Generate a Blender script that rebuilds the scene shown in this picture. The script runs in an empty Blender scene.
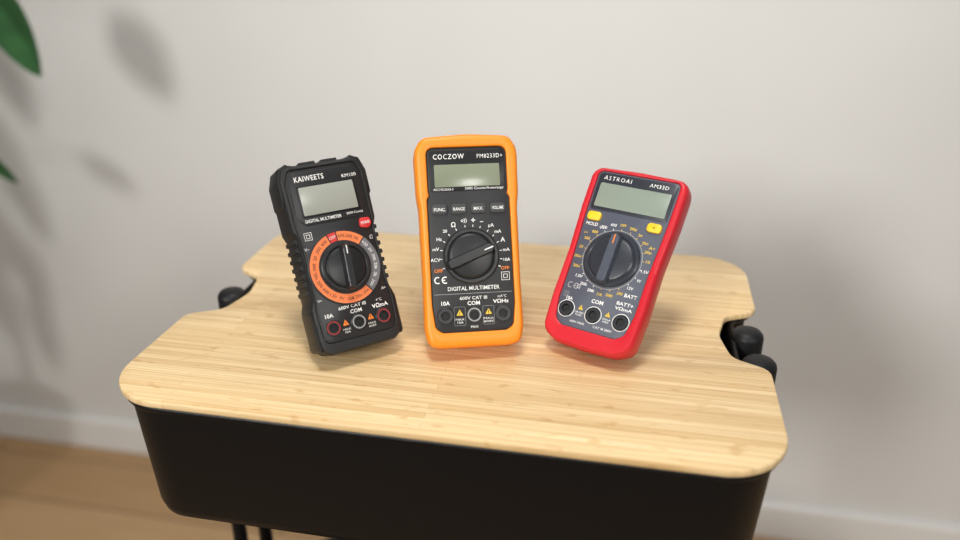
import bpy, bmesh, random
from math import *
from mathutils import Vector, Matrix
random.seed(4)
sc=bpy.context.scene
COL=sc.collection
try:
    sc.view_settings.view_transform='Standard'
    sc.view_settings.look='None'
except Exception: pass

# ------------------------------------------------------------------ materials
def lin(c):
    return tuple(((x/255)/12.92 if x/255<=.04045 else ((x/255+.055)/1.055)**2.4) for x in c)+(1,)
def mat(name,col,rough=.5,metal=0,noise=.06,scale=300,bump=0,spec=.5,coat=0):
    m=bpy.data.materials.new(name); m.use_nodes=True
    nt=m.node_tree; b=nt.nodes['Principled BSDF']
    b.inputs['Roughness'].default_value=rough; b.inputs['Metallic'].default_value=metal
    b.inputs['Specular IOR Level'].default_value=spec
    b.inputs['Coat Weight'].default_value=coat
    tc=nt.nodes.new('ShaderNodeTexCoord'); n=nt.nodes.new('ShaderNodeTexNoise')
    n.inputs['Scale'].default_value=scale; n.inputs['Detail'].default_value=3
    nt.links.new(tc.outputs['Object'],n.inputs['Vector'])
    r=nt.nodes.new('ShaderNodeValToRGB'); c=lin(col)
    r.color_ramp.elements[0].position=.3; r.color_ramp.elements[1].position=.7
    r.color_ramp.elements[0].color=tuple(x*(1-noise) for x in c[:3])+(1,)
    r.color_ramp.elements[1].color=tuple(min(1,x*(1+noise)) for x in c[:3])+(1,)
    nt.links.new(n.outputs['Fac'],r.inputs['Fac']); nt.links.new(r.outputs['Color'],b.inputs['Base Color'])
    if bump:
        bp=nt.nodes.new('ShaderNodeBump'); bp.inputs['Strength'].default_value=bump; bp.inputs['Distance'].default_value=.0003
        nt.links.new(n.outputs['Fac'],bp.inputs['Height']); nt.links.new(bp.outputs['Normal'],b.inputs['Normal'])
    return m
M={}
M['orange']=mat('orange_rubber',(244,140,26),.45,bump=.1,scale=900)
M['oblack']=mat('black_face_plastic',(28,29,31),.5,bump=.15,scale=1500)
M['white']=mat('white_print',(236,236,232),.6)
M['grey']=mat('grey_print',(150,150,150),.6)
M['orangep']=mat('orange_print',(240,130,40),.6)
M['yellow']=mat('yellow_print',(226,190,60),.6)
M['yellowb']=mat('yellow_button_rubber',(240,196,40),.4)
M['redp']=mat('red_print',(205,50,45),.5)
M['redbtn']=mat('red_button_rubber',(200,45,45),.45)
M['dark']=mat('dark_print',(25,22,20),.6)
M['lcd']=mat('lcd_glass',(128,136,114),.25,noise=.02,scale=20)
M['lcd2']=mat('lcd_glass_pale',(154,157,147),.25,noise=.02,scale=20)
M['lcd3']=mat('lcd_glass_green',(136,147,134),.25,noise=.02,scale=20)
M['bezel']=mat('satin_black_bezel',(18,19,21),.4,spec=.35)
M['knob']=mat('black_knob_plastic',(26,27,29),.42)
M['btn']=mat('grey_button_rubber',(56,57,58),.55)
M['shell']=mat('black_rubber_shell',(22,22,23),.5,bump=.2,scale=1500)
M['bface']=mat('charcoal_face_plastic',(30,30,32),.45,bump=.1,scale=1500)
M['oring']=mat('orange_dial_ring',(230,124,70),.55)
M['gring']=mat('grey_dial_ring',(104,104,108),.55)
M['red']=mat('red_rubber',(200,28,42),.38,bump=.1,scale=900)
M['slate']=mat('slate_blue_face_plastic',(76,81,94),.5,bump=.1,scale=1500)
M['slatek']=mat('slate_knob_plastic',(70,76,88),.42)
M['navy']=mat('dark_slate_bezel',(44,48,56),.35)
M['hole']=mat('socket_black',(6,6,6),.6)
M['jackred']=mat('dull_red_socket',(150,40,42),.4)
M['metal']=mat('black_powder_coated_steel',(11,11,13),.42,noise=.1,bump=.15,scale=700,spec=.3)
M['capm']=mat('black_rubber_cap',(15,15,17),.5,spec=.35)
M['leaf']=mat('green_leaf',(44,90,46),.4,noise=.25,scale=30)
M['stem']=mat('brown_stem',(90,70,45),.7,noise=.2,scale=60)
M['pot']=mat('white_ceramic',(215,212,205),.35)
M['soil']=mat('dark_soil',(50,36,26),.9,noise=.4,scale=80)

def wood_board():
    m=bpy.data.materials.new('bamboo_laminate'); m.use_nodes=True; nt=m.node_tree; N=nt.nodes; L=nt.links
    b=N['Principled BSDF']; b.inputs['Roughness'].default_value=.42; b.inputs['Specular IOR Level'].default_value=.45
    tc=N.new('ShaderNodeTexCoord')
    br=N.new('ShaderNodeTexBrick'); br.offset=.37; br.offset_frequency=2; br.squash=1
    br.inputs['Scale'].default_value=1; br.inputs['Brick Width'].default_value=.47; br.inputs['Row Height'].default_value=.0058
    br.inputs['Mortar Size'].default_value=.0002; br.inputs['Mortar Smooth'].default_value=.6; br.inputs['Bias'].default_value=0
    br.inputs['Color1'].default_value=lin((238,212,166)); br.inputs['Color2'].default_value=lin((222,190,140)); br.inputs['Mortar'].default_value=lin((196,160,108))
    L.new(tc.outputs['Object'],br.inputs['Vector'])
    mp=N.new('ShaderNodeMapping'); mp.inputs['Scale'].default_value=(6,420,6); L.new(tc.outputs['Object'],mp.inputs['Vector'])
    n=N.new('ShaderNodeTexNoise'); n.inputs['Scale'].default_value=1.6; n.inputs['Detail'].default_value=5; L.new(mp.outputs['Vector'],n.inputs['Vector'])
    rp=N.new('ShaderNodeValToRGB'); rp.color_ramp.elements[0].position=.3; rp.color_ramp.elements[1].position=.62
    rp.color_ramp.elements[0].color=(.72,.63,.49,1); rp.color_ramp.elements[1].color=(1,1,1,1); L.new(n.outputs['Fac'],rp.inputs['Fac'])
    mx=N.new('ShaderNodeMix'); mx.data_type='RGBA'; mx.blend_type='MULTIPLY'; mx.inputs[0].default_value=.75
    L.new(br.outputs['Color'],mx.inputs[6]); L.new(rp.outputs['Color'],mx.inputs[7])
    mp2=N.new('ShaderNodeMapping'); mp2.inputs['Scale'].default_value=(60,160,60); L.new(tc.outputs['Object'],mp2.inputs['Vector'])
    n2=N.new('ShaderNodeTexNoise'); n2.inputs['Scale'].default_value=1; n2.inputs['Detail'].default_value=2; L.new(mp2.outputs['Vector'],n2.inputs['Vector'])
    rp2=N.new('ShaderNodeValToRGB'); rp2.color_ramp.elements[0].position=.62; rp2.color_ramp.elements[1].position=.72
    rp2.color_ramp.elements[0].color=(1,1,1,1); rp2.color_ramp.elements[1].color=(.78,.66,.5,1); L.new(n2.outputs['Fac'],rp2.inputs['Fac'])
    mx2=N.new('ShaderNodeMix'); mx2.data_type='RGBA'; mx2.blend_type='MULTIPLY'; mx2.inputs[0].default_value=.7
    L.new(mx.outputs[2],mx2.inputs[6]); L.new(rp2.outputs['Color'],mx2.inputs[7])
    L.new(mx2.outputs[2],b.inputs['Base Color'])
    bp=N.new('ShaderNodeBump'); bp.inputs['Strength'].default_value=.08; bp.inputs['Distance'].default_value=.0004
    L.new(n.outputs['Fac'],bp.inputs['Height']); L.new(bp.outputs['Normal'],b.inputs['Normal'])
    return m
def floor_mat():
    m=bpy.data.materials.new('oak_floor_planks'); m.use_nodes=True; nt=m.node_tree; N=nt.nodes; L=nt.links
    b=N['Principled BSDF']; b.inputs['Roughness'].default_value=.45
    tc=N.new('ShaderNodeTexCoord')
    br=N.new('ShaderNodeTexBrick'); br.offset=.4
    br.inputs['Scale'].default_value=1; br.inputs['Brick Width'].default_value=1.2; br.inputs['Row Height'].default_value=.13
    br.inputs['Mortar Size'].default_value=.002
    br.inputs['Color1'].default_value=lin((198,166,124)); br.inputs['Color2'].default_value=lin((180,146,104)); br.inputs['Mortar'].default_value=lin((116,88,56))
    L.new(tc.outputs['Object'],br.inputs['Vector'])
    mp=N.new('ShaderNodeMapping'); mp.inputs['Scale'].default_value=(3,40,3); L.new(tc.outputs['Object'],mp.inputs['Vector'])
    n=N.new('ShaderNodeTexNoise'); n.inputs['Scale'].default_value=1.5; n.inputs['Detail'].default_value=4; L.new(mp.outputs['Vector'],n.inputs['Vector'])
    rp=N.new('ShaderNodeValToRGB'); rp.color_ramp.elements[0].color=(.6,.5,.4,1); rp.color_ramp.elements[1].color=(1,1,1,1); L.new(n.outputs['Fac'],rp.inputs['Fac'])
    mx=N.new('ShaderNodeMix'); mx.data_type='RGBA'; mx.blend_type='MULTIPLY'; mx.inputs[0].default_value=.6
    L.new(br.outputs['Color'],mx.inputs[6]); L.new(rp.outputs['Color'],mx.inputs[7]); L.new(mx.outputs[2],b.inputs['Base Color'])
    return m
M['board']=wood_board(); M['floor']=floor_mat()
M['wall']=mat('matte_white_wall_paint',(219,218,215),.85,noise=.015,scale=6,bump=.1)
M['base']=mat('white_baseboard_paint',(230,229,226),.6,noise=.01,scale=6)

# ------------------------------------------------------------------ mesh helpers
def finish(name,bm,mats,parent=None,scale=.001,sharp=32,smooth=True,label=None):
    if scale!=1:
        for v in bm.verts: v.co*=scale
    me=bpy.data.meshes.new(name); bm.normal_update(); bm.to_mesh(me); bm.free()
    for m in mats: me.materials.append(m)
    if smooth:
        me.polygons.foreach_set('use_smooth',[True]*len(me.polygons)); me.set_sharp_from_angle(angle=radians(sharp))
    ob=bpy.data.objects.new(name,me); COL.objects.link(ob)
    if parent: ob.parent=parent
    if label: ob['label']=label
    return ob
def fillet(pts,default=3,seg=8):
    out=[];n=len(pts)
    for i,p in enumerate(pts):
        r=p[2] if len(p)>2 else default
        P=Vector(p[:2]);A=Vector(pts[i-1][:2]);B=Vector(pts[(i+1)%n][:2])
        a=(A-P);b=(B-P);la,lb=a.length,b.length;a.normalize();b.normalize()
        ang=a.angle(b)
        if r<=0 or ang>pi-.02: out.append(P);continue
        d=min(r/tan(ang/2),la*.49,lb*.49);r=d*tan(ang/2)
        c=P+(a+b).normalized()*(r/sin(ang/2))
        s=P+a*d-c;e=P+b*d-c
        a0=atan2(s.y,s.x);a1=atan2(e.y,e.x);da=(a1-a0+pi)%(2*pi)-pi
        k=max(2,int(seg*abs(da)/(pi/2)+1))
        for j in range(k+1):
            t=a0+da*j/k; out.append(c+Vector((cos(t),sin(t)))*r)
    return out
def sym(half):
    return [tuple(p) for p in half]+[(-p[0],)+tuple(p[1:]) for p in reversed(half)]
def resample(poly,N):
    n=len(poly); best=None
    ymax=None
    for i in range(n):
        a,b=poly[i],poly[(i+1)%n]
        if (a.x>=0)!=(b.x>=0):
            t=a.x/(a.x-b.x); y=a.y+(b.y-a.y)*t
            if ymax is None or y>ymax: ymax=y;best=(i,Vector((0,y)))
    i0,st=best
    seq=[st]+[poly[(i0+1+k)%n] for k in range(n)]+[st]
    L=[0]
    for k in range(1,len(seq)): L.append(L[-1]+(seq[k]-seq[k-1]).length)
    tot=L[-1];out=[];k=0
    for j in range(N):
        s=tot*j/N
        while L[k+1]<s: k+=1
        d=L[k+1]-L[k]; t=(s-L[k])/d if d>0 else 0
        out.append(seq[k].lerp(seq[k+1],t))
    return out
def offset(poly,d):
    n=len(poly);out=[]
    area=sum(poly[i].x*poly[(i+1)%n].y-poly[(i+1)%n].x*poly[i].y for i in range(n))
    sg=1 if area>0 else -1
    for i in range(n):
        a=poly[i-1];b=poly[(i+1)%n];t=(b-a)
        if t.length<1e-9: t=Vector((1,0))
        t.normalize(); out.append(poly[i]+Vector((-t.y,t.x))*d*sg)
    return out
def loft(rings,cap0=True,cap1=True,mi=None,bm=None,capmi=(0,0),T=None):
    bm=bm or bmesh.new(); R=[]
    for poly,z in rings:
        vs=[]
        for p in poly:
            co=Vector((p[0],p[1],z))
            if T: co=T@co
            vs.append(bm.verts.new(co))
        R.append(vs)
    n=len(R[0])
    for k in range(len(R)-1):
        for i in range(n):
            j=(i+1)%n
            f=bm.faces.new((R[k][i],R[k][j],R[k+1][j],R[k+1][i]))
            if mi: f.material_index=mi[k]
    if cap0: bm.faces.new(list(reversed(R[0]))).material_index=capmi[0]
    if cap1: bm.faces.new(R[-1]).material_index=capmi[1]
    return bm
def circ(r,cx=0,cy=0,n=48):
    return [Vector((cx+r*cos(2*pi*i/n),cy+r*sin(2*pi*i/n))) for i in range(n)]
def rrect(x0,y0,x1,y1,r,seg=6):
    return fillet([(x0,y0,r),(x1,y0,r),(x1,y1,r),(x0,y1,r)],seg=seg)
def fixn(bm): bmesh.ops.recalc_face_normals(bm,faces=bm.faces); return bm
def slab(name,poly,z0,z1,m,parent,bev=.5,label=None,sharp=32):
    bm=loft([(poly,z0),(poly,z1-bev),(offset(poly,bev*.35),z1-bev*.3),(offset(poly,bev),z1)])
    return finish(name,fixn(bm),[m],parent,label=label,sharp=sharp)

# ------------------------------------------------------------------ printed marks
class Marks:
    def __init__(s): s.bm=bmesh.new(); s.mats=[]
    def mi(s,key):
        if key not in s.mats: s.mats.append(key)
        return s.mats.index(key)
    def text(s,body,x,y,h,key='white',z=0,rot=0,w=None,bold=0,space=1):
        cu=bpy.data.curves.new('t','FONT'); cu.body=body; cu.align_x='CENTER'; cu.align_y='CENTER'
        cu.size=1; cu.offset=bold; cu.resolution_u=2; cu.space_character=space
        ob=bpy.data.objects.new('t',cu); COL.objects.link(ob); bpy.context.view_layer.update()
        me=bpy.data.meshes.new_from_object(ob.evaluated_get(bpy.context.evaluated_depsgraph_get()))
        bpy.data.objects.remove(ob); bpy.data.curves.remove(cu)
        if not me.vertices: bpy.data.meshes.remove(me); return
        xs=[v.co.x for v in me.vertices]; ys=[v.co.y for v in me.vertices]
        cx=(min(xs)+max(xs))/2; cy=(min(ys)+max(ys))/2
        sy=h/.72; sx=sy if w is None else w/(max(xs)-min(xs))
        c,sn=cos(radians(rot)),sin(radians(rot))
        for v in me.vertices:
            px=(v.co.x-cx)*sx; py=(v.co.y-cy)*sy
            v.co=(x+px*c-py*sn,y+px*sn+py*c,z)
        k=s.mi(key)
        n0=len(s.bm.faces); s.bm.from_mesh(me); s.bm.faces.ensure_lookup_table()
        for f in s.bm.faces[n0:]: f.material_index=k
        bpy.data.meshes.remove(me)
    def poly(s,pts,key,z=0):
        vs=[s.bm.verts.new((p[0],p[1],z)) for p in pts]; f=s.bm.faces.new(vs); f.material_index=s.mi(key)
        f.normal_update()
        if f.normal.z<0: f.normal_flip()
    def line(s,a,b,w,key,z=0):
        a=Vector(a);b=Vector(b);d=(b-a).normalized();n=Vector((-d.y,d.x))*w/2
        s.poly([a-n,b-n,b+n,a+n],key,z)
    def loop(s,poly,w,key,z=0,closed=True):
        inn=offset(poly,w);n=len(poly);k=s.mi(key)
        A=[s.bm.verts.new((p[0],p[1],z)) for p in poly];B=[s.bm.verts.new((p[0],p[1],z)) for p in inn]
        for i in range(n):
            j=(i+1)%n; f=s.bm.faces.new((A[i],A[j],B[j],B[i])); f.material_index=k
    def arc(s,cx,cy,r0,r1,a0,a1,key,z=0,n=None):
        n=n or max(2,int(abs(a1-a0)/4)); k=s.mi(key); prev=None
        for i in range(n+1):
            t=radians(a0+(a1-a0)*i/n)
            A=s.bm.verts.new((cx+r0*cos(t),cy+r0*sin(t),z));B=s.bm.verts.new((cx+r1*cos(t),cy+r1*sin(t),z))
            if prev: f=s.bm.faces.new((prev[0],prev[1],B,A)); f.material_index=k
            prev=(A,B)
    def tri(s,x,y,r,z=0,key='yellow'):
        s.poly([(x-r,y-r*.8),(x+r,y-r*.8),(x,y+r)],key,z); s.line((x,y+r*.4),(x,y-r*.3),r*.22,'dark',z+.06)
        s.poly([(x-r*.13,y-r*.62),(x+r*.13,y-r*.62),(x+r*.13,y-r*.42),(x-r*.13,y-r*.42)],'dark',z+.06)
    def dsq(s,x,y,r,key='white',z=0):
        for q in (r,r*.5):
            s.loop([Vector((x-q,y-q)),Vector((x+q,y-q)),Vector((x+q,y+q)),Vector((x-q,y+q))],r*.16,key,z)
    def ce(s,x,y,h,key='white',z=0):
        r=h/2; s.arc(x-r*.8,y,r*.68,r,60,300,key,z); s.arc(x+r*1.25,y,r*.68,r,60,300,key,z)
        s.line((x+r*.35,y),(x+r*1.2,y),r*.28,key,z)
    def done(s,name,parent,label=None):
        return finish(name,s.bm,[M[k] for k in s.mats],parent,smooth=False,label=label)

# ------------------------------------------------------------------ meter shared pieces
TOP=.780
def meter_empty(x,y,yaw,lean,T,roll=0,scale=1):
    yaw,lean=radians(yaw),radians(lean)
    ex=Vector((cos(yaw),sin(yaw),0));eh=Vector((-sin(yaw),cos(yaw),0));up=eh*sin(lean)+Vector((0,0,cos(lean)));n=ex.cross(up)
    e=bpy.data.objects.new('digital_multimeter',None); COL.objects.link(e); e.empty_display_size=.02
    m=Matrix.Identity(4)
    for i in range(3): m[i][0]=ex[i];m[i][1]=up[i];m[i][2]=n[i]
    m=m@Matrix.Rotation(radians(roll),4,'Z')@Matrix.Scale(scale,4)
    m.translation=Vector((x,y,TOP+T*.001*sin(lean)))
    e.matrix_world=m; return e,eh
def settle(e,body):
    zmin=min((e.matrix_world@v.co).z for v in body.data.vertices)
    m=e.matrix_world.copy(); m.translation.z+=TOP+.0001-zmin; e.matrix_world=m
def stand(e,eh,yp,T,back,m,w=15):
    bpy.context.view_layer.update()
    mw=e.matrix_world; inv=mw.inverted(); P0=Vector((0,yp,-T+.5))*.001
    wp=mw@P0; wf=wp+eh*back*.001; wf.z=TOP+.0006
    F=inv@wf*1000; P0=P0*1000
    d=(F-P0).normalized(); t=d.cross(Vector((1,0,0))).normalized()
    bm=bmesh.new()
    sec=[(0,w*.8),(.15,w),(.8,w),(1,w*.75)]
    rings=[]
    for s,hw in sec:
        c=P0.lerp(F,s)
        rings.append([bm.verts.new(c+Vector((sx*hw,0,0))+t*ty*(1.2 if s<1 else .5)) for sx,ty in ((-1,-1),(1,-1),(1,1),(-1,1))])
    for a,b in zip(rings,rings[1:]):
        for i in range(4): bm.faces.new((a[i],a[(i+1)%4],b[(i+1)%4],b[i]))
    bm.faces.new(rings[0]);bm.faces.new(rings[-1])
    return finish('tilt_stand',fixn(bm),[m],e,sharp=20)
def jack(e,x,y,z,ringmat,r=5.4,collar='knob'):
    bm=loft([(circ(r,x,y),z),(circ(r,x,y),z+1.0),(circ(r*.93,x,y),z+1.3),(circ(r*.84,x,y),z+1.3),(circ(r*.82,x,y),z+1.1),(circ(r*.66,x,y),z+1.1),(circ(r*.64,x,y),z+1.3),(circ(r*.5,x,y),z+1.3),(circ(r*.44,x,y),z+.2)],
      cap0=False,mi=[0,0,0,0,1,0,0,2],capmi=(0,2))
    return finish('input_jack',fixn(bm),[M[collar],M[ringmat],M['hole']],e,sharp=30)
def knob(e,cx,cy,R,z,ang,mdisc,mbar,bw=3.6,pointer='white',barh=7,L=None):
    L=L or R*.93
    bm=loft([(circ(R,cx,cy,64),z),(circ(R,cx,cy,64),z+1.6),(circ(R*.95,cx,cy,64),z+2.4),(circ(R*.86,cx,cy,64),z+2.4),(circ(R*.82,cx,cy,64),z+1.8),(circ(R*.76,cx,cy,64),z+3.0),(circ(R*.72,cx,cy,64),z+3.3)])
    d=finish('rotary_dial',fixn(bm),[M[mdisc]],e,sharp=25)
    T=Matrix.Translation((cx,cy,0))@Matrix.Rotation(radians(ang),4,'Z')
    def bar(l,w): return fillet([(-l,-w,w*.7),(l*.8,-w,w),(l,0,w*.8),(l*.8,w,w),(-l,w,w*.7)],seg=6)
    a=resample(bar(L,bw),80)
    bm=loft([(a,z+2),(offset(a,.3),z+2+barh*.8),(offset(a,.7),z+2+barh*.95),(offset(a,1.2),z+2+barh)],T=T)
    finish('grip_bar',fixn(bm),[M[mbar]],d,sharp=30)
    mk=Marks(); c,s=cos(radians(ang)),sin(radians(ang)); zz=z+2+barh+.1
    mk.line((cx+c*L*.5,cy+s*L*.5),(cx+c*L*.86,cy+s*L*.86),.8,pointer,zz)
    mk.done('pointer_mark',d)
    return d

# ================================================================== ORANGE METER
def orange():
    T=34
    e,eh=meter_empty(.0190,-.0690,18.1,26,T,scale=1.035)
    sil=sym([(24,0,6),(32.3,2,9),(34.6,14,20),(34.2,45,30),(34.6,97,12),(35.9,107,14),(36.5,138,16),(30.5,147.4,8)])
    sil.insert(len(sil)//2,(0,149.2,60))
    inn=sym([(22,11,3),(27,14,5),(28.8,30,6),(28.8,104,2),(26.8,106,1.5),(27.8,108.5,1.5),(28,139.5,5)])
    N=220
    O=resample(fillet(sil,seg=8),N); I=resample(fillet(inn,seg=8),N)
    bm=loft([(offset(O,7),-T),(offset(O,4),-T+1.5),(offset(O,1.2),-T+7),(O,-T+13),(O,-6),(offset(O,.4),-3.4),(offset(O,1.4),-1.1),(offset(O,2.8),0),(offset(I,-.7),0),(offset(I,-.2),-.4),(I,-1.2),(I,-4)],cap1=False)
    body=finish('rubber_holster',fixn(bm),[M['orange']],e,sharp=40,label='orange rubber holster')
    settle(e,body)
    Z=-1.6
    slab('face_panel',offset(I,.15),-5,Z,M['oblack'],e,.4,label='matte black front panel')
    slab('display_bezel',fillet([(-26.4,109,1.5),(26.4,109,1.5),(26.6,138,4),(-26.6,138,4)]),Z-.2,Z+.5,M['bezel'],e,.3)
    slab('display',rrect(-22.8,111.8,22.8,127.4,.8),Z+.3,Z+.7,M['lcd'],e,.1,label='blank grey-green liquid crystal display')
    for x,t in ((-20.3,'FUNC.'),(-6.9,'RANGE'),(6.6,'MAX.'),(20.1,'VOLUME')):
        slab('function_button',rrect(x-5.4,92.7,x+5.4,99.8,2.2),Z-.2,Z+1.6,M['btn'],e,.6)
    knob(e,0,63.4,19.4,Z,21,'knob','knob',bw=3.7)
    for x in (-20,0,20): jack(e,x,22.8,Z,'grey' if x==0 else 'btn',5.8)
    z=Z+.12; zb=Z+.6
    mk=Marks()
    mk.text('COCZOW',-12.4,133,3.6,z=zb,w=21.5,bold=.004,space=1.2)
    mk.text('PM8233D+',16.4,132.8,3.0,z=zb,w=18,space=1.15)
    mk.done('brand_lettering',e)
    mk=Marks()
    mk.text('AECND2015-S',-17,110.2,1.6,z=zb+.02,w=14); mk.text('2000 Counts/Autorange',11.5,110.2,1.8,z=zb+.02,w=27)
    for x,t in ((-20.3,'FUNC.'),(-6.9,'RANGE'),(6.6,'MAX.'),(20.1,'VOLUME')): mk.text(t,x,96.2,2.3,z=Z+1.75,w=8 if len(t)>4 else 6.4,bold=.01)
    cy=63.4
    for a,t,k,r,h in ((202,'OFF','orangep',25,2.2),(184,'ACV','white',25,2.2),(167,'mV','white',25,2.2),(150,'Hz','white',25,2.2),(134,'20','white',25,2),(117,'Ω','white',25,3),(99,'o))','white',25,2.4),(84,'+','white',25,4),(70,'−','white',25,3),(54,'μA','white',25.5,2.2),(40,'mA','white',25.5,2.2),(25,'A','white',25,3),(8,'mA','white',25,2.2),(-8,'10A','white',25,2),(-22,'OFF','orangep',25,2.2)):
        mk.text(t,r*cos(radians(a)),cy+r*sin(radians(a)),h*1.1,k,z,bold=.01)
        mk.line((20.2*cos(radians(a)),cy+20.2*sin(radians(a))),(21.8*cos(radians(a)),cy+21.8*sin(radians(a))),.5,'white',z)
    mk.ce(-22,47.5,5,z=z); mk.dsq(23.2,48.5,2.9,z=z)
    mk.text('DIGITAL MULTIMETER',0.6,41.2,2.8,z=z,w=36,bold=.01)
    mk.line((-27,37.6),(27,37.6),.35,'grey',z)
    mk.text('600V CAT III',0,34.4,2.3,z=z,w=19,bold=.01); mk.text('10A',-19.5,31.4,2.8,z=z,bold=.02); mk.text('COM',0,30.8,2.8,z=z,bold=.02); mk.text('VΩHz',19,31.4,2.5,z=z,w=11,bold=.02)
    mk.text('mA°C',20,34.8,1.8,z=z)
    for x in (-10,10): mk.tri(x,24.5,2.3,z,'yellow')
    mk.text('MAX\n10A',-10,18.8,1.5,z=z,w=6); mk.text('MAX\n600V',10,18.8,1.5,z=z,w=7)
    mk.text('MAX',0,14.4,1.8,z=z)
    mk.loop(rrect(-14,15.6,-6,28.6,1),.2,'grey',z); mk.loop(rrect(6,15.6,14,28.6,1),.2,'grey',z)
    mk.done('printed_markings',e)
    stand(e,eh,100,T,24,M['oblack'])
    e['label']='orange rubber-cased digital multimeter with black face, standing on bamboo board'
    return e
# ================================================================== BLACK METER
def black():
    T=34
    e,eh=meter_empty(-.0573,-.0874,42,28,T,scale=1.025)
    sil=sym([(24,0,3),(29.5,4,3),(31,12,4),(31,33,3),(29,39,2),(28.8,82,2),(31.2,88,3),(31.8,123,4),(29,130.5,3),(22,133.6,2),(18,132.4,1)])
    N=240
    O=resample(fillet(sil,seg=6),N)
    inn=sym([(23,8,3),(26.5,11,3),(27.6,30,3),(26.3,40,2),(26.2,80,2),(27.4,88,2),(27.8,120,3),(24,129,3)])
    I=resample(fillet(inn,seg=6),N)
    bm=loft([(offset(O,5),-T),(offset(O,2.5),-T+1),(offset(O,.8),-T+5),(O,-T+10),(O,-4),(offset(O,.7),-2.2),(offset(O,1.5),-.8),(offset(I,-1.2),-.4),(offset(I,-.4),-.4),(I,-.9),(I,-3)],cap1=False)
    body=finish('shell',fixn(bm),[M['shell']],e,sharp=35,label='ribbed black rubber shell')
    settle(e,body)
    for sx in (-1,1):
        pl=fillet([(sx*31,104,1.5),(sx*32.6,106,1.5),(sx*32.8,122,3),(sx*29.5,131.8,2),(sx*22,135,1.5),(sx*22,130,1),(sx*29,121,3)],seg=5)
        if sx<0: pl=list(reversed(pl))
        bm=loft([(offset(pl,.6),-27),(pl,-25),(pl,-4),(offset(pl,.7),-2)])
        finish('corner_bumper',fixn(bm),[M['shell']],e)
        pl=fillet([(sx*29,2,1.5),(sx*31.6,5,2),(sx*31.8,30,2),(sx*30.5,34,1.5),(sx*29,20,2)],seg=5)
        if sx<0: pl=list(reversed(pl))
        bm=loft([(offset(pl,.6),-26),(pl,-24),(pl,-4),(offset(pl,.6),-2.5)])
        finish('corner_bumper',fixn(bm),[M['shell']],e)
        bm=bmesh.new()
        for k in range(7):
            y=43+k*6
            pl=[Vector(p) for p in ((sx*28,y),(sx*30.3,y+.6),(sx*30.3,y+3.2),(sx*28,y+3.8))]
            if sx<0: pl=list(reversed(pl))
            loft([(pl,-26),(pl,-3)],bm=bm)
        finish('grip_ribs',fixn(bm),[M['shell']],e,smooth=False)
    bm=bmesh.new()
    for k in range(2):
        x=-8+k*16; loft([(rrect(x-6,129,x+6,134.2,.8,3),-26),(rrect(x-6,129,x+6,134.2,.8,3),-5)],bm=bm)
    finish('top_ribs',fixn(bm),[M['shell']],e)
    Z=-1.2
    slab('face_panel',offset(I,.1),-4,Z,M['bface'],e,.4)
    up=fillet([(-20,90,2),(17,90,2),(25,96,3),(25.4,119,3),(21.5,127,3),(-21.5,127,3),(-25.4,119,3),(-25.4,96,3)],seg=6)
    slab('display_bezel',up,Z-.2,Z+.8,M['bface'],e,.5)
    slab('display_frame',rrect(-21.2,95,21.2,117.4,1.2),Z,Z+1.1,M['bezel'],e,.3)
    slab('display',rrect(-19.7,96.4,19.7,116.2,.8),Z+.8,Z+1.25,M['lcd2'],e,.1,label='blank pale grey liquid crystal display')
    slab('hold_button',fillet([(17,82,2),(23,80.5,2.2),(26,83,2),(25.5,88,2),(18,88.6,2)]),Z,Z+1.8,M['redbtn'],e,.5,label='red rubber button')
    cy=57
    bm=loft([(circ(26.4,0,cy,72),Z-.2),(circ(26.4,0,cy,72),Z+.4),(circ(26.0,0,cy,72),Z+.7),(circ(17,0,cy,72),Z+.7)],cap1=True)
    finish('dial_surround',fixn(bm),[M['bface']],e)
    knob(e,0,cy,17.6,Z+.6,87,'knob','knob',bw=3.2,barh=8)
    for x,c in ((-18.6,'jackred'),(0,'grey'),(18.6,'jackred')): jack(e,x,18,Z,c,5.8,collar='knob')
    mk=Marks(); z=Z+.82; zr=Z+.8
    mk.arc(0,cy,18.8,25.2,46,92,'oring',zr); mk.arc(0,cy,18.8,25.2,94,108,'redp',zr); mk.arc(0,cy,18.8,25.2,110,306,'oring',zr); mk.arc(0,cy,18.8,25.2,308,404,'gring',zr)
    for a,t in ((101,'OFF'),(120,'600'),(137,'200'),(153,'20'),(169,'2000'),(185,'200m'),(201,'200'),(217,'600'),(233,'1.5V'),(249,'9V'),(266,'10A'),(282,'200m'),(297,'20m')):
        mk.text(t,22.0*cos(radians(a)),cy+22.0*sin(radians(a)),2.3,'white' if a<110 else 'dark',zr+.1,rot=a-90 if a<180 else a+90,w=min(5,1.6*len(t)),bold=0)
    for a,t in ((318,'200'),(334,'2k'),(350,'20k'),(366,'200k'),(382,'2M'),(397,'o))'),(56,'20'),(70,'200'),(84,'hFE')):
        mk.text(t,22.0*cos(radians(a)),cy+22.0*sin(radians(a)),2.2,'white' if a>300 else 'dark',zr+.1,rot=(a-90),w=min(5,1.6*len(t)),bold=0)
    mk.text('DIGITAL MULTIMETER',-7,92.6,2.2,z=Z+.95,w=26,bold=.01); mk.text('2000 Counts',16,93.3,1.6,z=Z+.95,w=12)
    mk.text('HOLD',21.6,84.8,1.9,z=Z+1.95,w=6.4,bold=.015)
    mk.dsq(-20.5,82.5,2.7,z=Z+.15); mk.text('V~',-23.5,74,2.2,z=Z+.15); mk.text('Ω',23.8,74,2.6,z=Z+.15)
    mk.text('A=',23.6,37,2,z=Z+.15); mk.text('V=',-23.4,38,2,z=Z+.15)
    zz=Z+.15
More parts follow.
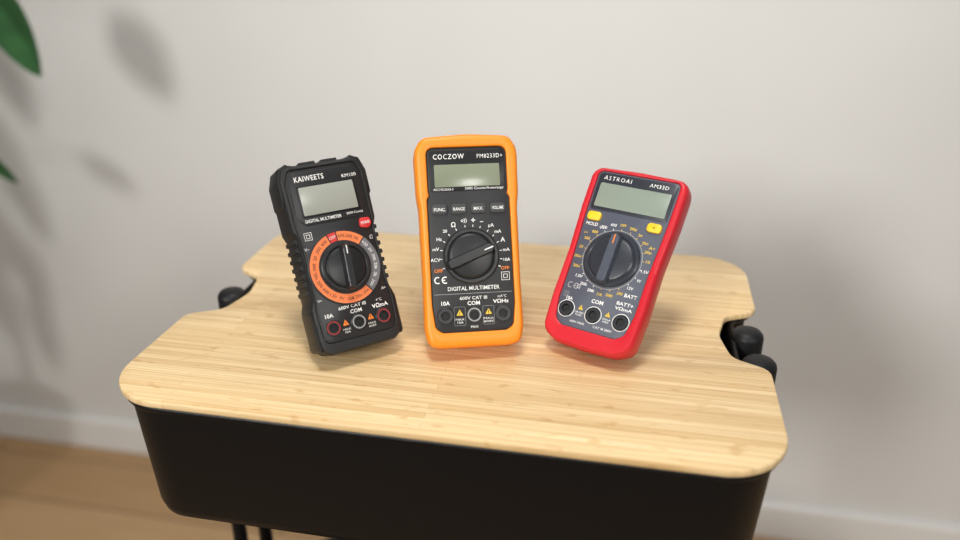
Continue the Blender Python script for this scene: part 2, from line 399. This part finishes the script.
    mk.text('600V CAT III',-2,29.8,2.3,z=zz,w=20,bold=.01); mk.text('10A',-19.5,26.6,2.8,z=zz,bold=.02); mk.text('COM',0,26,2.7,z=zz,bold=.02); mk.text('VΩmA',18,26,2.8,z=zz,w=12,bold=.02)
    mk.text('+°C',18,29.8,2,z=zz)
    for x in (-9.3,9.3):
        mk.tri(x,19.5,2.2,zz,'orangep'); mk.text('MAX\n10A' if x<0 else 'MAX\n600V',x,14,1.4,z=zz,w=5.5)
    mk.loop(offset(I,1.2),.3,'dark',zz)
    mk.done('printed_markings',e)
    mk=Marks()
    mk.text('KAIWEETS',-10.5,122,3.7,z=Z+.95,w=21,bold=.014,space=1.12)
    mk.text('KM100',18.2,119.8,2.5,z=Z+.95,w=10.5)
    mk.done('brand_lettering',e)
    stand(e,eh,95,T,22,M['shell'])
    e['label']='black ribbed digital multimeter with orange dial ring, standing on bamboo board'
    return e
# ================================================================== RED METER
def redm():
    T=27
    e,eh=meter_empty(.0925,-.0580,-23,38.5,T,roll=.6,scale=1.045)
    sil=sym([(22,0,11),(33.6,6,13),(35,34,30),(34.6,66,40),(36.4,100,30),(36.6,131.0,9)])
    sil.insert(len(sil)//2,(0,132,80)); sil.insert(0,(0,-1,80))
    inn=sym([(20,12,3),(25.8,16,4),(28.4,30,10),(28.6,60,20),(30.6,95,10),(31,128,4)])
    N=220
    O=resample(fillet(sil,seg=8),N); I=resample(fillet(inn,seg=8),N)
    bm=loft([(offset(O,9),-T),(offset(O,5.5),-T+1.5),(offset(O,2.4),-T+6),(offset(O,.5),-T+13),(O,-6),(offset(O,.4),-3),(offset(O,1.1),-1.1),(offset(O,2.2),-.1),(offset(I,-1.0),0),(offset(I,-.3),-.3),(I,-.9),(I,-3)],cap1=False)
    body=finish('rubber_holster',fixn(bm),[M['red']],e,sharp=40,label='glossy red rubber holster')
    settle(e,body)
    Z=-1.2
    slab('face_panel',offset(I,.1),-4,Z,M['slate'],e,.4,label='slate blue front panel')
    slab('display_bezel',fillet([(-28.8,98.5,2),(28.8,98.5,2),(29.8,126.8,3),(-29.8,126.8,3)]),Z-.2,Z+.4,M['navy'],e,.3)
    slab('display',rrect(-26.6,101,26.6,119,.8),Z+.2,Z+.6,M['lcd3'],e,.1,label='blank grey-green liquid crystal display')
    for x,y in ((-23,93.3),(22.2,93)):
        slab('function_button',rrect(x-5.2,y-3.3,x+5.2,y+3.3,2.4),Z-.2,Z+1.9,M['yellowb'],e,.7,label='yellow rubber button')
    cy=65
    knob(e,0,cy,20,Z,89,'navy','slatek',bw=3.8,pointer='orangep')
    JY=24
    for x in (-20.5,0,20.5): jack(e,x,JY,Z,'navy',5.4)
    z=Z+.12; zb=Z+.55
    mk=Marks()
    mk.text('ASTROAI',-15,123.1,3.2,z=zb,w=21,space=1.3); mk.text('AM33D',16.2,123,2.8,z=zb,w=14,space=1.1)
    mk.done('brand_lettering',e)
    mk=Marks()
    mk.text('HOLD',-23,87.6,2.6,z=z,w=9,bold=.01); mk.text('*',22.2,93,3,'dark',Z+2.05)
    mk.arc(0,cy,21.2,21.7,0,360,'grey',z)
    labs=((90,'OFF','yellow'),(106,'600','white'),(122,'200','white'),(138,'600','yellow'),(154,'200','yellow'),(170,'20','yellow'),(186,'2000m','yellow'),(202,'200m','yellow'),(220,'1.5V','white'),
      (236,'2000k','white'),(253,'200k','white'),(269,'20k','yellow'),(285,'2000','yellow'),(302,'200','yellow'),(320,'12V','white'),(337,'9V','white'),(353,'1.5V','white'),(9,'10','yellow'),(24,'200m','yellow'),(40,'20m','yellow'),(56,'2m','yellow'),(72,'200μ','yellow'))
    for a,t,k in labs:
        c,s=cos(radians(a)),sin(radians(a)); rr=25.2 if abs(c)<.85 else 25.6
        mk.line((21.5*c,cy+21.5*s),(22.8*c,cy+22.8*s),.45,k,z)
        mk.text(t,rr*c,cy+rr*s*1.02,2.1,k,z,w=min(5.2,1.45*len(t)),bold=.01)
    mk.text('V~',-15,86,2.2,z=z); mk.text('V=',-25.4,80.5,2,'yellow',z); mk.text('A=',25,79,2.6,'yellow',z); mk.text('Ω',-17,41,2.6,'white',z)
    mk.text('BATT',21.5,43,2.6,z=z,w=9,bold=.015); mk.ce(-21.5,41,4.4,z=z,key='grey'); mk.dsq(-24,34,1.9,key='grey',z=z)
    mk.text('COM',0,33.6,2.8,z=z,bold=.02); mk.text('BATT+',19.5,36.8,2.4,z=z,w=12,bold=.015); mk.text('VΩmA',19.5,33.3,2.2,z=z,w=12.5,bold=.015); mk.text('10A',-20.6,31.6,2.4,z=z,bold=.015)
    for x in (-20.5,0,20.5): mk.arc(x,JY,5.7,6.2,0,360,'white',z)
    for x in (-10.2,10.2): mk.tri(x,27,1.9,z)
    mk.text('10A MAX\nFUSED',-10.2,22.6,1.3,z=z,w=6.6); mk.text('250mA\nMAX',10.2,22.6,1.3,z=z,w=6); mk.text('CAT III 300V',9.5,16.4,1.7,z=z,w=14); mk.text('600V MAX',-9.5,16.3,1.6,z=z,w=11)
    mk.done('printed_markings',e)
    stand(e,eh,85,T,14,M['slate'])
    e['label']='red rubber-cased digital multimeter with yellow buttons, leaning on bamboo board'
    return e
for fn in (orange,black,redm):
    e=fn(); e['category']='multimeter'; e['group']='digital multimeters on the bamboo top'

# ================================================================== BAMBOO LID
hw,hd=.2255,.161
pts=[(-hw,-hd,.043),(hw,-hd,.043),(hw,-.040,.012),(.2,-.027,.014),(.193,.006,.03),(.2,.039,.014),(hw,.052,.014),(hw,hd,.04),
     (-hw,hd,.04),(-hw,.052,.014),(-.2,.039,.014),(-.193,.006,.03),(-.2,-.027,.014),(-hw,-.040,.012)]
bp=resample(fillet(pts,seg=14),360)
bm=loft([(offset(bp,.0010),.7742),(offset(bp,.0002),.7748),(bp,.7756),(bp,.7786),(offset(bp,.0004),.7795),(offset(bp,.0013),.78)])
lid=finish('bamboo_tray_lid',fixn(bm),[M['board']],scale=1,sharp=40)
lid['label']='pale laminated bamboo board with notched sides resting on the cart'; lid['category']='wooden board'

# ================================================================== CART
cart=bpy.data.objects.new('utility_cart',None); COL.objects.link(cart); cart.location=(0,0,0)
cart['label']='black steel rolling utility cart with deep trays beneath bamboo board'; cart['category']='cart'
def tray(ztop,depth,name='tray'):
    W,H=.2215,.1575; q=.2055
    pl=[(-W,-H,.040),(W,-H,.040),(W,-.050,.01),(q,-.036,.01),(q,.046,.01),(W,.060,.01),(W,H,.04),(-W,H,.04),(-W,.060,.01),(-q,.046,.01),(-q,-.036,.01),(-W,-.050,.01)]
    O=resample(fillet(pl,seg=10),320)
    z0=ztop-depth
    r=[(offset(O,.022),z0),(offset(O,.015),z0+.0015),(offset(O,.0095),z0+.006),(offset(O,.0075),z0+.013),(offset(O,.002),ztop-.006),(offset(O,-.0010),ztop-.005),(offset(O,-.002),ztop-.003),(offset(O,-.0015),ztop-.0008),(O,ztop),(offset(O,.002),ztop-.001),(offset(O,.0035),ztop-.006),(offset(O,.009),z0+.013),(offset(O,.016),z0+.003)]
    return finish(name,fixn(loft(r)),[M['metal']],cart,scale=1,sharp=50)
tray(.7738,.108); tray(.38,.085); tray(.14,.085)
def tube(bm,p0,p1,r,n=20):
    p0=Vector(p0);p1=Vector(p1);d=(p1-p0).normalized();a=d.orthogonal().normalized();b=d.cross(a)
    A=[bm.verts.new(p0+(a*cos(2*pi*i/n)+b*sin(2*pi*i/n))*r) for i in range(n)];B=[bm.verts.new(v.co+(p1-p0)) for v in A]
    for i in range(n): bm.faces.new((A[i],A[(i+1)%n],B[(i+1)%n],B[i]))
    bm.faces.new(A);bm.faces.new(B)
for sx in (-1,1):
    for x,y,zt,r,rc in ((.2155,.016,.772 if sx>0 else .766,.0065,.0122),(.2205,-.021,.768 if sx>0 else .742,.0065,.0128)):
        bm=bmesh.new(); tube(bm,(sx*x,y,.06),(sx*x,y,zt),r)
        finish('upright_post',fixn(bm),[M['metal']],cart,scale=1)
        c=lambda q:circ(q,sx*x,y,40)
        bm=loft([(c(rc*.8),zt-.016),(c(rc*.97),zt-.015),(c(rc),zt-.012),(c(rc),zt+.003),(c(rc*.95),zt+.0055),(c(rc*.8),zt+.0078),(c(rc*.5),zt+.0092),(c(rc*.15),zt+.0097)])
        finish('post_cap',fixn(bm),[M['capm']],cart,scale=1,sharp=50)
    bm=bmesh.new(); tube(bm,(sx*.219,-.14,.062),(sx*.219,.14,.062),.008); finish('base_rail',fixn(bm),[M['metal']],cart,scale=1)
    for sy in (-1,1):
        bm=bmesh.new(); tube(bm,(sx*.219-.009,sy*.13,.026),(sx*.219+.009,sy*.13,.026),.0255,32)
        tube(bm,(sx*.219,sy*.13,.045),(sx*.219,sy*.13,.06),.006)
        finish('caster_wheel',fixn(bm),[M['capm']],cart,scale=1)

# ================================================================== ROOM
def box(name,x0,y0,z0,x1,y1,z1,m,kind=True,bev=0):
    bm=bmesh.new(); bmesh.ops.create_cube(bm,size=1)
    for v in bm.verts: v.co=Vector(((x0+x1)/2+v.co.x*(x1-x0),(y0+y1)/2+v.co.y*(y1-y0),(z0+z1)/2+v.co.z*(z1-z0)))
    if bev: bmesh.ops.bevel(bm,geom=bm.edges[:],offset=bev,segments=2,affect='EDGES')
    ob=finish(name,bm,[m],scale=1,smooth=False)
    if kind: ob['kind']='structure'
    return ob
box('floor',-2.6,-3.6,-.05,2.6,.76,0,M['floor'])
box('wall_back',-2.6,.704,0,2.6,.76,2.7,M['wall'])
box('baseboard_back',-2.6,.690,0,2.6,.704,.075,M['base'],bev=.003)

# ================================================================== PLANT
plant=bpy.data.objects.new('potted_plant',None); COL.objects.link(plant); plant.location=(0,0,0)
plant['label']='leafy green houseplant in a white pot standing near the wall'; plant['category']='plant'
px,py=-1.14,.45
c=lambda q:circ(q,px,py,48)
bm=loft([(c(.075),0.0),(c(.08),.004),(c(.11),.22),(c(.112),.225),(c(.104),.225),(c(.100),.2)])
finish('pot',fixn(bm),[M['pot']],plant,scale=1)
bm=loft([(c(.098),.195),(c(.096),.205)]); finish('soil',fixn(bm),[M['soil']],plant,scale=1)
def path(bm,P,r0,r1):
    n=len(P)
    rings=[]
    for i,p in enumerate(P):
        d=(P[min(i+1,n-1)]-P[max(i-1,0)]).normalized(); a=d.cross(Vector((0,1,.01))).normalized(); b=d.cross(a)
        r=r0+(r1-r0)*i/(n-1)
        rings.append([bm.verts.new(p+(a*cos(k*pi/4)+b*sin(k*pi/4))*r) for k in range(8)])
    for A,B in zip(rings,rings[1:]):
        for k in range(8): bm.faces.new((A[k],A[(k+1)%8],B[(k+1)%8],B[k]))
    bm.faces.new(rings[0]);bm.faces.new(rings[-1])
bm=bmesh.new()
trunk=[Vector((px+.03*sin(k*.7),py,.2+k*.1)) for k in range(12)]
path(bm,trunk,.012,.006)
def branch(k,base):
    a=trunk[k]; b=Vector(base); m1=(a+b)/2+Vector((0,0,.03)); path(bm,[a,a.lerp(m1,.6),m1.lerp(b,.4),b],.004,.002)
spec=[(8,(-.785,.45,1.00),(-.708,.44,.862),.092),(5,(-.90,.45,.76),(-.797,.45,.697),.04)]
for k in range(3,12):
    s=-1 if k%2 else 1
    spec.append((k,(px-.10,py-.08+.04*s,.32+k*.1),(px-.2-.02*k%3,py-.14*s*.6,.25+k*.1),.05))
spec+= [(10,(-.98,.42,1.33),(-.93,.40,1.24),.05),(11,(-1.02,.5,1.40),(-.96,.52,1.45),.05)]
for k,b,t,w in ((7,(-1.04,.42,.98),(-.97,.44,.80),.07),(6,(-1.08,.42,.86),(-1.02,.44,.68),.08),(5,(-1.05,.42,.78),(-1.0,.42,.60),.07),
                (4,(-1.12,.42,.70),(-1.08,.44,.52),.08),(3,(-1.06,.42,.62),(-1.04,.42,.44),.06),(2,(-1.14,.42,.56),(-1.13,.44,.38),.08),(2,(-1.06,.42,.50),(-1.05,.42,.33),.06)):
    spec.append((k,b,t,w))
for k,b,t,w in spec: branch(min(k,11),b)
finish('stem',fixn(bm),[M['stem']],plant,scale=1)
for k,b,t,w in spec:
    b=Vector(b);t=Vector(t);ax=t-b;L=ax.length;ax.normalize();side=ax.cross(Vector((0.15,1,.2))).normalized();nr=ax.cross(side).normalized()
    bm=bmesh.new();rows=[]
    for i in range(13):
        s=i/12; ww=w/2*(sin(pi*s**.8)**.75 if 0<s<1 else 0)+.0006
        row=[bm.verts.new(b+ax*L*s+side*ww*q+nr*(abs(q)*ww*.25-.02*sin(pi*s)*.5)) for q in (-1,-.6,-.15,0,.15,.6,1)]
        rows.append(row)
    for A,B in zip(rows,rows[1:]):
        for j in range(6): bm.faces.new((A[j],A[j+1],B[j+1],B[j]))
    finish('leaf',bm,[M['leaf']],plant,scale=1)

# ================================================================== LIGHTS
def area(loc,target,size,power,col=(1,1,1),spread=180):
    l=bpy.data.lights.new('lamp','AREA'); l.shape='DISK'; l.size=size; l.energy=power; l.color=col; l.spread=radians(spread)
    o=bpy.data.objects.new('ceiling_lamp_light',l); COL.objects.link(o); o.location=loc
    o.rotation_euler=(Vector(target)-Vector(loc)).to_track_quat('-Z','Y').to_euler(); return o
area((-1.0,-2.4,1.85),(.05,.4,.85),.6,6.6,(1,.98,.95),62)
area((1.6,-2.2,2.1),(-.1,.4,.85),.5,3.2,(1,.98,.95),62)
area((.0,-.25,2.5),(0,-.02,.78),.45,17,(1,.98,.95))
w=bpy.data.worlds.new('world'); sc.world=w; w.use_nodes=True
w.node_tree.nodes['Background'].inputs[0].default_value=(1,.985,.97,1); w.node_tree.nodes['Background'].inputs[1].default_value=.22

# ================================================================== CAMERA
cd=bpy.data.cameras.new('camera'); cam=bpy.data.objects.new('camera',cd); COL.objects.link(cam)
cd.sensor_width=36; cd.lens=30; cd.clip_start=.02
R=Vector((.9809,.1946,-.0002));D=Vector((.0796,-.4021,-.9121));F=Vector((-.1775,.8947,-.4099))
m=Matrix.Identity(4)
for i in range(3): m[i][0]=R[i];m[i][1]=-D[i];m[i][2]=-F[i]
m.translation=Vector((.1185,-.5567,1.0756)); cam.matrix_world=m
cd.dof.use_dof=True; cd.dof.focus_distance=.575; cd.dof.aperture_fstop=2.6
sc.camera=cam
